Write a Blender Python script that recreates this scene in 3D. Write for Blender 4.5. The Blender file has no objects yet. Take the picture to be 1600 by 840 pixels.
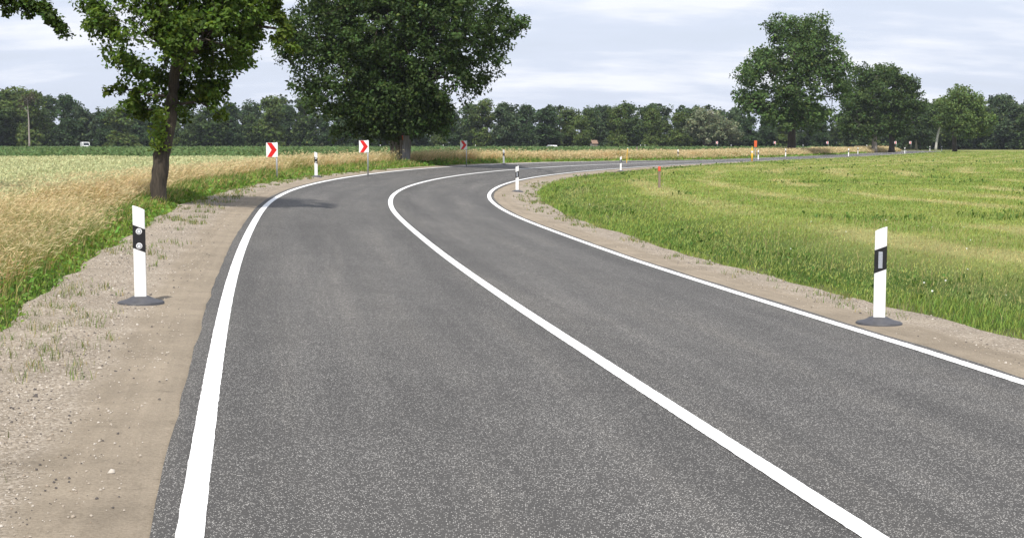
import bpy, math, random
import numpy as np
from math import radians as R
C = bpy.context.scene.collection
rng = np.random.default_rng(7); random.seed(7)

# ------------------------------------------------------------------ camera
F, HORIZ, H = 2150.0, 222.0, 1.75
PITCH = math.atan((420 - HORIZ) / F)
cd = bpy.data.cameras.new('camera'); cam = bpy.data.objects.new('camera', cd); C.objects.link(cam)
cam.location = (0, 0, H); cam.rotation_euler = (R(90) - PITCH, 0, 0)
cd.sensor_width = 36; cd.lens = 36 * F / 1600; cd.clip_start = .1; cd.clip_end = 6000
bpy.context.scene.camera = cam
# ------------------------------------------------------------------ light
SUN_EL, SHADOW_AZ = 57, 10          # shadows run away from the camera and a little to the right
sd = bpy.data.lights.new('sun', 'SUN'); sun = bpy.data.objects.new('sun', sd); C.objects.link(sun)
sd.energy = 4.3; sd.angle = R(1.5); sd.color = (1, .955, .88)
sun.rotation_euler = (R(90 - SUN_EL), 0, R(-SHADOW_AZ))
W = bpy.data.worlds.new('World'); bpy.context.scene.world = W; W.use_nodes = True
nt = W.node_tree; N = nt.nodes; K = nt.links
bg = N['Background']; bg.inputs[1].default_value = .1
sky = N.new('ShaderNodeTexSky'); sky.sky_type = 'NISHITA'; sky.sun_disc = False
sky.sun_elevation = R(SUN_EL); sky.sun_rotation = R(180 + SHADOW_AZ); sky.dust_density = 2.5; sky.air_density = 1.0
tc = N.new('ShaderNodeTexCoord'); sx = N.new('ShaderNodeSeparateXYZ'); K.new(tc.outputs['Generated'], sx.inputs[0])
za = N.new('ShaderNodeMath'); za.operation = 'MAXIMUM'; K.new(sx.outputs[2], za.inputs[0]); za.inputs[1].default_value = 0
zb = N.new('ShaderNodeMath'); zb.operation = 'ADD'; K.new(za.outputs[0], zb.inputs[0]); zb.inputs[1].default_value = .26
dv = N.new('ShaderNodeVectorMath'); dv.operation = 'DIVIDE'; K.new(tc.outputs['Generated'], dv.inputs[0])
cb = N.new('ShaderNodeCombineXYZ')
for i in range(3): K.new(zb.outputs[0], cb.inputs[i])
K.new(cb.outputs[0], dv.inputs[1])
def wnoise(scale, det, rough, sy, off):
    mp = N.new('ShaderNodeMapping'); mp.inputs['Scale'].default_value = (1, sy, 0); mp.inputs['Location'].default_value = off
    K.new(dv.outputs[0], mp.inputs[0])
    n = N.new('ShaderNodeTexNoise'); n.inputs['Scale'].default_value = scale; n.inputs['Detail'].default_value = det; n.inputs['Roughness'].default_value = rough
    K.new(mp.outputs[0], n.inputs[0]); return n
n1 = wnoise(1.5, 6, .55, 2.6, (3.1, 1.2, 0)); n2 = wnoise(4.2, 6, .6, 2.2, (7.7, 2, 0))
ad = N.new('ShaderNodeMath'); ad.operation = 'MULTIPLY_ADD'; K.new(n2.outputs[0], ad.inputs[0]); ad.inputs[1].default_value = .45; K.new(n1.outputs[0], ad.inputs[2])
rp = N.new('ShaderNodeValToRGB'); K.new(ad.outputs[0], rp.inputs[0])
rp.color_ramp.elements[0].position = .56; rp.color_ramp.elements[0].color = (.84, .84, .84, 1)
rp.color_ramp.elements[1].position = .90; rp.color_ramp.elements[1].color = (1, 1, 1, 1)
cl = N.new('ShaderNodeValToRGB'); K.new(ad.outputs[0], cl.inputs[0])
cl.color_ramp.elements[0].position = .70; cl.color_ramp.elements[0].color = (.61, .665, .79, 1)
cl.color_ramp.elements[1].position = .88; cl.color_ramp.elements[1].color = (.755, .78, .845, 1)
sc_ = N.new('ShaderNodeVectorMath'); sc_.operation = 'SCALE'; K.new(cl.outputs[0], sc_.inputs[0]); sc_.inputs['Scale'].default_value = 10.0
mx = N.new('ShaderNodeMix'); mx.data_type = 'RGBA'; K.new(rp.outputs[0], mx.inputs[0]); K.new(sky.outputs[0], mx.inputs[6]); K.new(sc_.outputs[0], mx.inputs[7])
K.new(mx.outputs[2], bg.inputs[0])
vs = bpy.context.scene.view_settings
vs.view_transform = 'Standard'; vs.look = 'None'; vs.exposure = 0.36; vs.gamma = 1; vs.use_curve_mapping = False
cy = bpy.context.scene.cycles; cy.max_bounces = 6; cy.transparent_max_bounces = 4; cy.volume_bounces = 0

# ------------------------------------------------------------------ helpers
def at(x, y, D):
    """world point on the vertical plane Y = D seen at photograph pixel (x, y)"""
    u = (x - 800) / F; v = -(y - 420) / F
    dy = math.cos(PITCH) + v * math.sin(PITCH); dz = -math.sin(PITCH) + v * math.cos(PITCH)
    return np.array([u / dy * D, D, H + dz / dy * D])
def tag(o, label=None, cat=None, group=None, kind=None):
    for k, v in (('label', label), ('category', cat), ('group', group), ('kind', kind)):
        if v: o[k] = v
    return o
def empty(name, loc, label=None, cat=None, group=None, rz=0.0):
    o = bpy.data.objects.new(name, None); o.empty_display_size = .2; C.objects.link(o)
    o.location = loc; o.rotation_euler = (0, 0, rz)
    return tag(o, label, cat, group)
def raw_mesh(name, V, loops, totals, mats, col=None, uv=None, smooth=False):
    me = bpy.data.meshes.new(name); V = np.asarray(V, np.float32)
    loops = np.asarray(loops, np.int32).ravel(); totals = np.asarray(totals, np.int32)
    me.vertices.add(len(V)); me.vertices.foreach_set('co', V.ravel())
    me.loops.add(len(loops)); me.loops.foreach_set('vertex_index', loops)
    me.polygons.add(len(totals))
    st = np.zeros(len(totals), np.int32); st[1:] = np.cumsum(totals)[:-1]
    me.polygons.foreach_set('loop_start', st); me.polygons.foreach_set('loop_total', totals)
    me.update(calc_edges=True)
    if col is not None:
        a = me.color_attributes.new('tint', 'FLOAT_COLOR', 'POINT')
        c = np.ones((len(V), 4), np.float32); c[:, :3] = col; a.data.foreach_set('color', c.ravel())
    if uv is not None:
        l = me.uv_layers.new(name='st'); l.data.foreach_set('uv', np.asarray(uv, np.float32)[loops].ravel())
    if smooth: me.polygons.foreach_set('use_smooth', np.ones(len(totals), bool))
    for m in (mats if isinstance(mats, list) else [mats]): me.materials.append(m)
    me.validate(); return me
def link(name, me, parent=None, loc=None):
    o = bpy.data.objects.new(name, me); C.objects.link(o)
    if parent: o.parent = parent
    if loc is not None: o.location = loc
    return o
class MB:
    def __init__(s): s.v = []; s.f = []
    def add(s, v, f):
        b = len(s.v); s.v += [tuple(map(float, p)) for p in v]; s.f += [[i + b for i in q] for q in f]; return s
    def box(s, x0, x1, y0, y1, z0, z1):
        v = [(x, y, z) for z in (z0, z1) for y in (y0, y1) for x in (x0, x1)]
        return s.add(v, [(0, 2, 3, 1), (4, 5, 7, 6), (0, 1, 5, 4), (1, 3, 7, 5), (3, 2, 6, 7), (2, 0, 4, 6)])
    def tube(s, pts, rad, n=8, cap=True):
        pts = [np.array(p, float) for p in pts]; v = []; f = []; up = np.array([.13, .31, .94])
        for i, p in enumerate(pts):
            t = pts[min(i + 1, len(pts) - 1)] - pts[max(i - 1, 0)]; t /= np.linalg.norm(t) + 1e-9
            a = np.cross(t, up); 
            if np.linalg.norm(a) < .2: a = np.cross(t, np.array([1., 0, 0]))
            a /= np.linalg.norm(a); b = np.cross(t, a)
            for k in range(n):
                q = 2 * math.pi * k / n; v.append(p + rad[i] * (math.cos(q) * a + math.sin(q) * b))
        for i in range(len(pts) - 1):
            for k in range(n):
                k2 = (k + 1) % n; f.append((i * n + k, i * n + k2, (i + 1) * n + k2, (i + 1) * n + k))
        if cap: f.append(tuple(range(n))[::-1]); f.append(tuple(range((len(pts) - 1) * n, len(pts) * n)))
        return s.add(v, f)
    def prism(s, prof, zfun0, zfun1):
        n = len(prof); v = [(x, y, zfun0(x)) for x, y in prof] + [(x, y, zfun1(x)) for x, y in prof]
        f = [(k, (k + 1) % n, n + (k + 1) % n, n + k) for k in range(n)] + [tuple(range(n))[::-1], tuple(range(n, 2 * n))]
        return s.add(v, f)
    def lathe(s, prof, n=24, c=(0, 0, 0)):
        v = []; f = []
        for r, z in prof:
            for k in range(n): q = 2 * math.pi * k / n; v.append((c[0] + r * math.cos(q), c[1] + r * math.sin(q), c[2] + z))
        for i in range(len(prof) - 1):
            for k in range(n): k2 = (k + 1) % n; f.append((i * n + k, i * n + k2, (i + 1) * n + k2, (i + 1) * n + k))
        f.append(tuple(range((len(prof) - 1) * n, len(prof) * n))); return s.add(v, f)
    def mesh(s, name, mat, smooth=False, bevel=0):
        me = bpy.data.meshes.new(name); me.from_pydata(s.v, [], s.f); me.update(); me.materials.append(mat)
        if smooth: me.polygons.foreach_set('use_smooth', [True] * len(me.polygons))
        return me
    def build(s, name, mat, parent=None, loc=None, smooth=False, bevel=0):
        o = link(name, s.mesh(name, mat, smooth), parent, loc)
        if bevel:
            m = o.modifiers.new('bevel', 'BEVEL'); m.width = bevel; m.segments = 2; m.limit_method = 'ANGLE'; m.angle_limit = R(40)
        return o
def copy_tree(o, parent=None):
    c = o.copy(); C.objects.link(c); c.parent = parent
    for ch in list(o.children): copy_tree(ch, c)
    return c
_perm = np.random.default_rng(3).random((64, 64))
def vnoise(x, y):
    x = np.asarray(x, float); y = np.asarray(y, float); i = np.floor(x).astype(int); j = np.floor(y).astype(int)
    u = x - i; v = y - j; u = u * u * (3 - 2 * u); v = v * v * (3 - 2 * v); g = lambda a, b: _perm[a % 64, b % 64]
    return (g(i, j) * (1 - u) + g(i + 1, j) * u) * (1 - v) + (g(i, j + 1) * (1 - u) + g(i + 1, j + 1) * u) * v
def fbm(x, y, o=3): return sum(vnoise(x * 2 ** k + 17 * k, y * 2 ** k + 5 * k) * .5 ** k for k in range(o)) / (2 - .5 ** (o - 1))
def sstep(a, b, x): t = np.clip((x - a) / (b - a), 0, 1); return t * t * (3 - 2 * t)

# ------------------------------------------------------------------ materials
def mat(name):
    m = bpy.data.materials.new(name); m.use_nodes = True; return m, m.node_tree.nodes, m.node_tree.links, m.node_tree.nodes['Principled BSDF']
def node(nd, typ, **kw):
    n = nd.new(typ)
    for k, v in kw.items():
        if k in n.inputs: n.inputs[k].default_value = v
        else: setattr(n, k, v)
    return n
def ramp(nd, lk, src, stops):
    r = nd.new('ShaderNodeValToRGB'); lk.new(src, r.inputs[0]); e = r.color_ramp.elements
    while len(e) < len(stops): e.new(.5)
    for el, (p, c) in zip(e, stops): el.position = p; el.color = (*((c,) * 3 if not hasattr(c, '__len__') else c), 1)
    return r
def mixc(nd, lk, fac, a, b, mode='MIX'):
    m = nd.new('ShaderNodeMix'); m.data_type = 'RGBA'; m.blend_type = mode
    for s, i in ((fac, 0), (a, 6), (b, 7)):
        if hasattr(s, 'is_linked'): lk.new(s, m.inputs[i])
        else: m.inputs[i].default_value = s if i == 0 else (*s, 1)
    return m.outputs[2]
def plain(name, col, rough=.6, metal=0.0, var=.12, scale=12, bump=0.0):
    m, nd, lk, b = mat(name); tcn = node(nd, 'ShaderNodeTexCoord')
    n = node(nd, 'ShaderNodeTexNoise', Scale=scale, Detail=5.0); lk.new(tcn.outputs['Object'], n.inputs[0])
    r = ramp(nd, lk, n.outputs[0], [(.3, [c * (1 - var) for c in col]), (.7, [min(1, c * (1 + var)) for c in col])])
    lk.new(r.outputs[0], b.inputs['Base Color']); b.inputs['Roughness'].default_value = rough; b.inputs['Metallic'].default_value = metal
    if bump:
        bp = node(nd, 'ShaderNodeBump', Strength=bump, Distance=.02); lk.new(n.outputs[0], bp.inputs['Height']); lk.new(bp.outputs[0], b.inputs['Normal'])
    return m
def foliage(name, trans=.35, rough=.55, spec=.3):
    m, nd, lk, b = mat(name); a = node(nd, 'ShaderNodeAttribute', attribute_name='tint')
    lk.new(a.outputs[0], b.inputs['Base Color']); b.inputs['Roughness'].default_value = rough; b.inputs['Specular IOR Level'].default_value = spec
    t = nd.new('ShaderNodeBsdfTranslucent'); hs = node(nd, 'ShaderNodeHueSaturation', Saturation=1.1, Value=1.25, Hue=.485); lk.new(a.outputs[0], hs.inputs['Color']); lk.new(hs.outputs[0], t.inputs[0])
    mxs = nd.new('ShaderNodeMixShader'); mxs.inputs[0].default_value = trans
    lk.new(b.outputs[0], mxs.inputs[1]); lk.new(t.outputs[0], mxs.inputs[2]); lk.new(mxs.outputs[0], nd['Material Output'].inputs[0])
    return m
M = {}
M['leaf'] = foliage('leaf', .40, .6, .18); M['grass'] = foliage('grass', .35, .6, .15); M['straw'] = foliage('straw', .3, .7, .1)
M['white'] = plain('white_plastic', (.82, .82, .81), .45, 0, .03, 9)
M['black'] = plain('black_film', (.012, .012, .013), .4, 0, .2, 20)
M['rubber'] = plain('rubber_foot', (.055, .055, .062), .6, 0, .25, 14, .2)
M['lens'] = plain('reflector_lens', (.34, .36, .40), .5, .1, .3, 120)
M['steel'] = plain('galvanised_steel', (.42, .43, .44), .42, .7, .15, 25)
M['sign_white'] = plain('sign_white', (.80, .80, .80), .35, 0, .02, 5)
M['sign_red'] = plain('sign_red', (.62, .012, .012), .35, 0, .05, 5)
M['yellow'] = plain('yellow_paint', (.75, .42, .02), .5, 0, .1, 8)
M['orange'] = plain('orange_paint', (.62, .11, .03), .5, 0, .1, 8)
M['red_paint'] = plain('red_paint', (.68, .09, .05), .6, 0, .15, 14)
M['glass'] = plain('dark_glass', (.03, .035, .04), .08, 0, .1, 3)
M['roof_tile'] = plain('roof_tile', (.22, .14, .10), .8, 0, .3, 6)
M['wall'] = plain('rendered_wall', (.26, .24, .21), .85, 0, .1, 4)
M['car_paint'] = plain('white_car_paint', (.78, .78, .78), .25, 0, .02, 3)
def wood(name, c0, c1, sc=6):
    m, nd, lk, b = mat(name); t = node(nd, 'ShaderNodeTexCoord'); mp = node(nd, 'ShaderNodeMapping', Scale=(14., 14., 1.2)); lk.new(t.outputs['Object'], mp.inputs[0])
    n = node(nd, 'ShaderNodeTexNoise', Scale=float(sc), Detail=8.0, Roughness=.7); lk.new(mp.outputs[0], n.inputs[0])
    r = ramp(nd, lk, n.outputs[0], [(.32, c0), (.66, c1)]); lk.new(r.outputs[0], b.inputs['Base Color']); b.inputs['Roughness'].default_value = .85
    bp = node(nd, 'ShaderNodeBump', Strength=.8, Distance=.03); lk.new(n.outputs[0], bp.inputs['Height']); lk.new(bp.outputs[0], b.inputs['Normal']); return m
M['bark'] = wood('bark', (.014, .011, .008), (.085, .066, .048), 1.6)
M['bark_pale'] = wood('pale_bark', (.14, .12, .10), (.38, .34, .30), 1.2)
M['bark_birch'] = wood('birch_bark', (.10, .09, .08), (.62, .60, .56), .8)
M['plank'] = wood('weathered_plank', (.075, .062, .052), (.24, .21, .19), 1.0)
M['plank_grey'] = wood('grey_plank', (.13, .125, .13), (.34, .33, .34), 1.0)
M['stake'] = wood('stake_wood', (.12, .085, .06), (.34, .26, .20), 1.5)

# asphalt : UV (s, t)
m, nd, lk, b = mat('asphalt'); M['asphalt'] = m
tco = node(nd, 'ShaderNodeTexCoord'); uv = node(nd, 'ShaderNodeUVMap', uv_map='st'); sep = node(nd, 'ShaderNodeSeparateXYZ'); lk.new(uv.outputs[0], sep.inputs[0])
v1 = node(nd, 'ShaderNodeTexVoronoi', Scale=118.0); lk.new(tco.outputs['Object'], v1.inputs[0])
sepc = node(nd, 'ShaderNodeSeparateXYZ'); lk.new(v1.outputs['Color'], sepc.inputs[0])
dot = ramp(nd, lk, v1.outputs['Distance'], [(.30, 1.0), (.48, 0.0)])
nd2 = node(nd, 'ShaderNodeTexNoise', Scale=.9, Detail=5.0, Roughness=.7); lk.new(tco.outputs['Object'], nd2.inputs[0])
den = node(nd, 'ShaderNodeMath', operation='MULTIPLY_ADD'); lk.new(nd2.outputs[0], den.inputs[0]); den.inputs[1].default_value = .5; lk.new(sepc.outputs[0], den.inputs[2])
pick = ramp(nd, lk, den.outputs[0], [(.93, 0.0), (1.10, 1.0)])
spk = node(nd, 'ShaderNodeMath', operation='MULTIPLY'); lk.new(dot.outputs[0], spk.inputs[0]); lk.new(pick.outputs[0], spk.inputs[1])
nf = node(nd, 'ShaderNodeTexNoise', Scale=160.0, Detail=4.0, Roughness=.7); lk.new(tco.outputs['Object'], nf.inputs[0])
basec = ramp(nd, lk, nf.outputs[0], [(.3, (.040, .038, .036)), (.7, (.086, .082, .077))])
mp = node(nd, 'ShaderNodeMapping', Scale=(.10, 1.7, 1.)); lk.new(uv.outputs[0], mp.inputs[0])
nl = node(nd, 'ShaderNodeTexNoise', Scale=1.0, Detail=6.0, Roughness=.6); lk.new(mp.outputs[0], nl.inputs[0])
wear = ramp(nd, lk, nl.outputs[0], [(.30, (.78, .78, .785)), (.5, (1, 1, 1)), (.68, (1.24, 1.225, 1.195))])
# wheel paths a little paler and polished
ab = node(nd, 'ShaderNodeMath', operation='ABSOLUTE'); lk.new(sep.outputs[1], ab.inputs[0])
sb = node(nd, 'ShaderNodeMath', operation='SUBTRACT'); lk.new(ab.outputs[0], sb.inputs[0]); sb.inputs[1].default_value = 1.55
wob = node(nd, 'ShaderNodeMath', operation='MULTIPLY_ADD'); lk.new(nl.outputs[0], wob.inputs[0]); wob.inputs[1].default_value = .9; lk.new(sb.outputs[0], wob.inputs[2])
wo2 = node(nd, 'ShaderNodeMath', operation='SUBTRACT'); lk.new(wob.outputs[0], wo2.inputs[0]); wo2.inputs[1].default_value = .45; sb = wo2
ab2 = node(nd, 'ShaderNodeMath', operation='ABSOLUTE'); lk.new(sb.outputs[0], ab2.inputs[0])
wp = ramp(nd, lk, ab2.outputs[0], [(.05, 1.0), (.45, 1.05), (.8, 1.09), (1.15, 1.02), (1.5, .95)])
c1 = mixc(nd, lk, spk.outputs[0], basec.outputs[0], (.43, .415, .39))
c2 = mixc(nd, lk, 1.0, c1, wear.outputs[0], 'MULTIPLY'); c3 = mixc(nd, lk, 1.0, c2, wp.outputs[0], 'MULTIPLY')
# dark elongated smudge on the asphalt in the bend
di = node(nd, 'ShaderNodeVectorMath', operation='SUBTRACT'); lk.new(tco.outputs['Object'], di.inputs[0]); di.inputs[1].default_value = (2.35, 83.5, 0)
dm = node(nd, 'ShaderNodeVectorMath', operation='MULTIPLY'); lk.new(di.outputs[0], dm.inputs[0]); dm.inputs[1].default_value = (1.5, .28, 0)
ln = node(nd, 'ShaderNodeVectorMath', operation='LENGTH'); lk.new(dm.outputs[0], ln.inputs[0])
smg = node(nd, 'ShaderNodeMath', operation='MULTIPLY_ADD'); lk.new(nl.outputs[0], smg.inputs[0]); smg.inputs[1].default_value = .8; lk.new(ln.outputs['Value'], smg.inputs[2])
smf = ramp(nd, lk, smg.outputs[0], [(.45, .42), (1.5, 1.0)])
c4 = mixc(nd, lk, 1.0, c3, smf.outputs[0], 'MULTIPLY')
lk.new(c4, b.inputs['Base Color']); b.inputs['Roughness'].default_value = .82; b.inputs['Specular IOR Level'].default_value = .3
bp = node(nd, 'ShaderNodeBump', Strength=.35, Distance=.006); lk.new(v1.outputs['Distance'], bp.inputs['Height']); lk.new(bp.outputs[0], b.inputs['Normal'])

m, nd, lk, b = mat('road_paint'); M['paint'] = m
tco = node(nd, 'ShaderNodeTexCoord'); n = node(nd, 'ShaderNodeTexNoise', Scale=70.0, Detail=6.0); lk.new(tco.outputs['Object'], n.inputs[0])
r = ramp(nd, lk, n.outputs[0], [(.25, (.42, .41, .39)), (.36, (.76, .755, .74)), (.6, (.84, .84, .83))]); lk.new(r.outputs[0], b.inputs['Base Color']); b.inputs['Roughness'].default_value = .7
bp = node(nd, 'ShaderNodeBump', Strength=.3, Distance=.004); lk.new(n.outputs[0], bp.inputs['Height']); lk.new(bp.outputs[0], b.inputs['Normal'])

# sandy shoulder : uv.y = distance out from the asphalt edge
m, nd, lk, b = mat('sandy_gravel'); M['shoulder'] = m
tco = node(nd, 'ShaderNodeTexCoord'); uv = node(nd, 'ShaderNodeUVMap', uv_map='st'); sep = node(nd, 'ShaderNodeSeparateXYZ'); lk.new(uv.outputs[0], sep.inputs[0])
n0 = node(nd, 'ShaderNodeTexNoise', Scale=1.3, Detail=5.0); lk.new(tco.outputs['Object'], n0.inputs[0])
n1 = node(nd, 'ShaderNodeTexNoise', Scale=55.0, Detail=6.0, Roughness=.75); lk.new(tco.outputs['Object'], n1.inputs[0])
v1 = node(nd, 'ShaderNodeTexVoronoi', Scale=60.0); lk.new(tco.outputs['Object'], v1.inputs[0])
tr = node(nd, 'ShaderNodeMath', operation='MULTIPLY_ADD'); lk.new(n0.outputs[0], tr.inputs[0]); tr.inputs[1].default_value = .55; lk.new(sep.outputs[1], tr.inputs[2])
zone = ramp(nd, lk, tr.outputs[0], [(.80, 0.0), (1.05, 1.0)])
sand = ramp(nd, lk, n1.outputs[0], [(.3, (.196, .162, .120)), (.7, (.322, .272, .210))])
peb = ramp(nd, lk, v1.outputs['Color'], [(.1, (.155, .128, .10)), (.55, (.33, .282, .225)), (.95, (.50, .445, .38))])
pe2 = mixc(nd, lk, .35, peb.outputs[0], sand.outputs[0])
mps = node(nd, 'ShaderNodeMapping', Scale=(.25, 7., 1.)); lk.new(uv.outputs[0], mps.inputs[0])
nst = node(nd, 'ShaderNodeTexNoise', Scale=1.0, Detail=5.0, Roughness=.6); lk.new(mps.outputs[0], nst.inputs[0]); stk = ramp(nd, lk, nst.outputs[0], [(.35, .90), (.65, 1.07)])
n3 = node(nd, 'ShaderNodeTexNoise', Scale=7.0, Detail=9.0, Roughness=.78); lk.new(tco.outputs['Object'], n3.inputs[0]); cld = ramp(nd, lk, n3.outputs[0], [(.30, .66), (.42, .97), (.7, 1.10)])
snd = mixc(nd, lk, 1.0, sand.outputs[0], stk.outputs[0], 'MULTIPLY')
c1 = mixc(nd, lk, 1.0, mixc(nd, lk, zone.outputs[0], snd, pe2), cld.outputs[0], 'MULTIPLY')
big = ramp(nd, lk, n0.outputs[0], [(.3, .86), (.7, 1.12)]); c2 = mixc(nd, lk, 1.0, c1, big.outputs[0], 'MULTIPLY')
lk.new(c2, b.inputs['Base Color']); b.inputs['Roughness'].default_value = .95; b.inputs['Specular IOR Level'].default_value = .1
hm = node(nd, 'ShaderNodeMath', operation='MULTIPLY'); lk.new(v1.outputs['Distance'], hm.inputs[0]); lk.new(zone.outputs[0], hm.inputs[1])
hb = node(nd, 'ShaderNodeMath', operation='ADD'); lk.new(n1.outputs[0], hb.inputs[0]); lk.new(n3.outputs[0], hb.inputs[1])
ha = node(nd, 'ShaderNodeMath', operation='SUBTRACT'); lk.new(hb.outputs[0], ha.inputs[0]); lk.new(hm.outputs[0], ha.inputs[1])
bp = node(nd, 'ShaderNodeBump', Strength=.7, Distance=.018); lk.new(ha.outputs[0], bp.inputs['Height']); lk.new(bp.outputs[0], b.inputs['Normal'])

m, nd, lk, b = mat('ground_cover'); M['ground'] = m
a = node(nd, 'ShaderNodeAttribute', attribute_name='tint'); tco = node(nd, 'ShaderNodeTexCoord')
n0 = node(nd, 'ShaderNodeTexNoise', Scale=.35, Detail=8.0, Roughness=.65); lk.new(tco.outputs['Object'], n0.inputs[0])
n1 = node(nd, 'ShaderNodeTexNoise', Scale=9.0, Detail=8.0, Roughness=.8); lk.new(tco.outputs['Object'], n1.inputs[0])
f0 = ramp(nd, lk, n0.outputs[0], [(.3, .75), (.7, 1.2)]); f1 = ramp(nd, lk, n1.outputs[0], [(.3, .6), (.7, 1.3)])
c1 = mixc(nd, lk, 1.0, a.outputs[0], f0.outputs[0], 'MULTIPLY'); c2 = mixc(nd, lk, 1.0, c1, f1.outputs[0], 'MULTIPLY')
lk.new(c2, b.inputs['Base Color']); b.inputs['Roughness'].default_value = 1; b.inputs['Specular IOR Level'].default_value = .05
bp = node(nd, 'ShaderNodeBump', Strength=.8, Distance=.05); lk.new(n1.outputs[0], bp.inputs['Height']); lk.new(bp.outputs[0], b.inputs['Normal'])

# ------------------------------------------------------------------ road centreline: heading, crossfall and height along s
KS = [-40, 0, 10, 20, 30, 40, 50, 60, 70, 80, 90, 100, 110, 120, 135, 150, 170, 210, 268, 276, 330, 340, 620]
KT = [-.195, -.1949, -.1858, -.1598, -.1418, -.0659, .0144, .0781, .144, .2131, .2833, .3532, .4221, .4905, .50, .455, .425, .405, .40, .36, -1.42, -1.52, -1.57]
ES = [-40, 0, 10, 20, 30, 40, 50, 60, 70, 80, 90, 100, 110, 120, 130, 140, 620]
EV = [.02, .0202, .0241, .0439, .0526, .0595, .0659, .0687, .0709, .0707, .0669, .0576, .0444, .0295, .0145, 0, 0]
ZV = [-.08, -.0782, -.0203, .0113, .0539, .0966, .1015, .1038, .1005, .0916, .0801, .0629, .0455, .03, .0166, .0022, 0]
DS = .25; S = np.arange(-40, 560, DS); TH = np.interp(S, KS, KT)
k_ = np.ones(25) / 25; TH = np.concatenate([TH[:12], np.convolve(TH, k_, 'valid'), TH[-12:]])
RX = np.cumsum(np.sin(TH) * DS); RY = np.cumsum(np.cos(TH) * DS); i0 = int(np.argmin(abs(S)))
RX += 2.5087 - RX[i0]; RY += 1.8155 - RY[i0]
RE = np.interp(S, ES, EV); RZ = np.interp(S, ES, ZV)
def st_of(x, y):
    """nearest point on the road: s and signed offset t (left positive)"""
    x = np.asarray(x, np.float32).ravel(); y = np.asarray(y, np.float32).ravel(); sub = np.arange(0, len(S), 8)
    cx = RX[sub].astype(np.float32); cy_ = RY[sub].astype(np.float32); idx = np.empty(len(x), int)
    for a0 in range(0, len(x), 40000):
        d = (x[a0:a0 + 40000, None] - cx) ** 2 + (y[a0:a0 + 40000, None] - cy_) ** 2; idx[a0:a0 + 40000] = sub[d.argmin(1)]
    th = TH[idx]; dx = x - RX[idx]; dy = y - RY[idx]; ds = dx * np.sin(th) + dy * np.cos(th); t0 = -dx * np.cos(th) + dy * np.sin(th)
    idx = np.clip(idx + np.round(np.clip(ds, -1, 1) / DS).astype(int), 0, len(S) - 1)
    th = TH[idx]; dx = x - RX[idx]; dy = y - RY[idx]; t = -dx * np.cos(th) + dy * np.sin(th)
    far = np.hypot(dx, dy); t = np.where(far > abs(t) + 1, np.sign(t + 1e-6) * far, t)
    return S[idx], t, idx
def zroad(idx, t): return RZ[idx] + RE[idx] * t
def zground(x, y, st=None):
    s, t, idx = st if st is not None else st_of(x, y); at_ = abs(t)
    zr = zroad(idx, np.clip(t, -5.2, 5.2)) - .02
    w = sstep(5.0, 10.0, at_); n = (fbm(np.ravel(x) * .22, np.ravel(y) * .22) - .5) * .16 * sstep(5, 9, at_)
    return zr * (1 - w) + n - .05 * (1 - sstep(4.6, 5.4, at_))
def xy_of(s, t):
    s = np.asarray(s, float); i = np.clip(np.round((s + 40) / DS).astype(int), 0, len(S) - 1); th = np.interp(s, S, TH)
    return np.interp(s, S, RX) - np.cos(th) * t, np.interp(s, S, RY) + np.sin(th) * t, i
def shoulder_l(s): return np.interp(s, [0, 30, 45, 70, 120, 600], [4.95, 4.95, 4.5, 3.95, 3.75, 3.7]) + .22 * (fbm(s * .9, s * 0 + 4.3) - .5) * 2
def shoulder_r(s): return np.interp(s, [0, 25, 45, 65, 90, 115, 600], [4.45, 4.55, 4.9, 4.6, 3.9, 3.7, 3.7]) + .2 * (fbm(s * .8, s * 0 + 9.1) - .5) * 2

# ------------------------------------------------------------------ ground sheet
def stretch(a, b, fine, ratio, far):
    g = list(np.arange(a, b + 1e-6, fine)); d = fine
    while g[-1] < far: d *= ratio; g.append(g[-1] + d)
    return g
gp = stretch(0, 26, .45, 1.09, 2600); gx = np.array([-v for v in gp[:0:-1]] + gp)
gy = stretch(0, 130, .6, 1.08, 3000); gy = np.array([-v for v in stretch(0, 12, .8, 1.35, 900)[:0:-1]] + gy)
GX, GY = np.meshgrid(gx, gy); gxf = GX.ravel(); gyf = GY.ravel(); gst = st_of(gxf, gyf)
GZ = zground(gxf, gyf, gst)
def mow(x, y, t):
    """0..1 dryness of the mown meadow: swaths that follow the road"""
    q = -t + 1.6 * (fbm(x * .07, y * .07) - .5) * 2
    st = .5 + .5 * np.sin(q * 2 * math.pi / 3.4 - 2.6); n = fbm(x * .16 + 3, y * .16); n2 = fbm(x * .03 + 9, y * .03 + 2)
    return np.clip(sstep(.45, 1, st) * sstep(.28, .55, n) * 1.0 + sstep(.50, .78, n2) * .5 + sstep(.6, .8, n) * .3, 0, 1)
def ground_col(x, y, st):
    s, t, idx = st; c = np.zeros((len(t), 3))
    green = np.array([.19, .225, .060]); dry = np.array([.29, .28, .11]); wheat = np.array([.27, .25, .10]); corn = np.array([.03, .062, .022]); soil = np.array([.16, .125, .085])
    d = mow(x, y, t)[:, None]; mead = green * (1 - d) + dry * d
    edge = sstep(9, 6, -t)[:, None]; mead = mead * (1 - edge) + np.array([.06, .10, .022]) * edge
    left = np.where((t < 5.9)[:, None], np.array([.06, .09, .025]), np.where((t < 8.2)[:, None], np.array([.23, .18, .08]), wheat))
    left = np.where(((y > 106) & (t > 7.5))[:, None], corn, left)
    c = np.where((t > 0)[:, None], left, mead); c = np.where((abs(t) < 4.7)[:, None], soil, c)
    c = np.where(((y > 300) & (t < -6))[:, None], np.array([.05, .055, .025]), c)
    return c
gcol = ground_col(gxf, gyf, gst)
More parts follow.
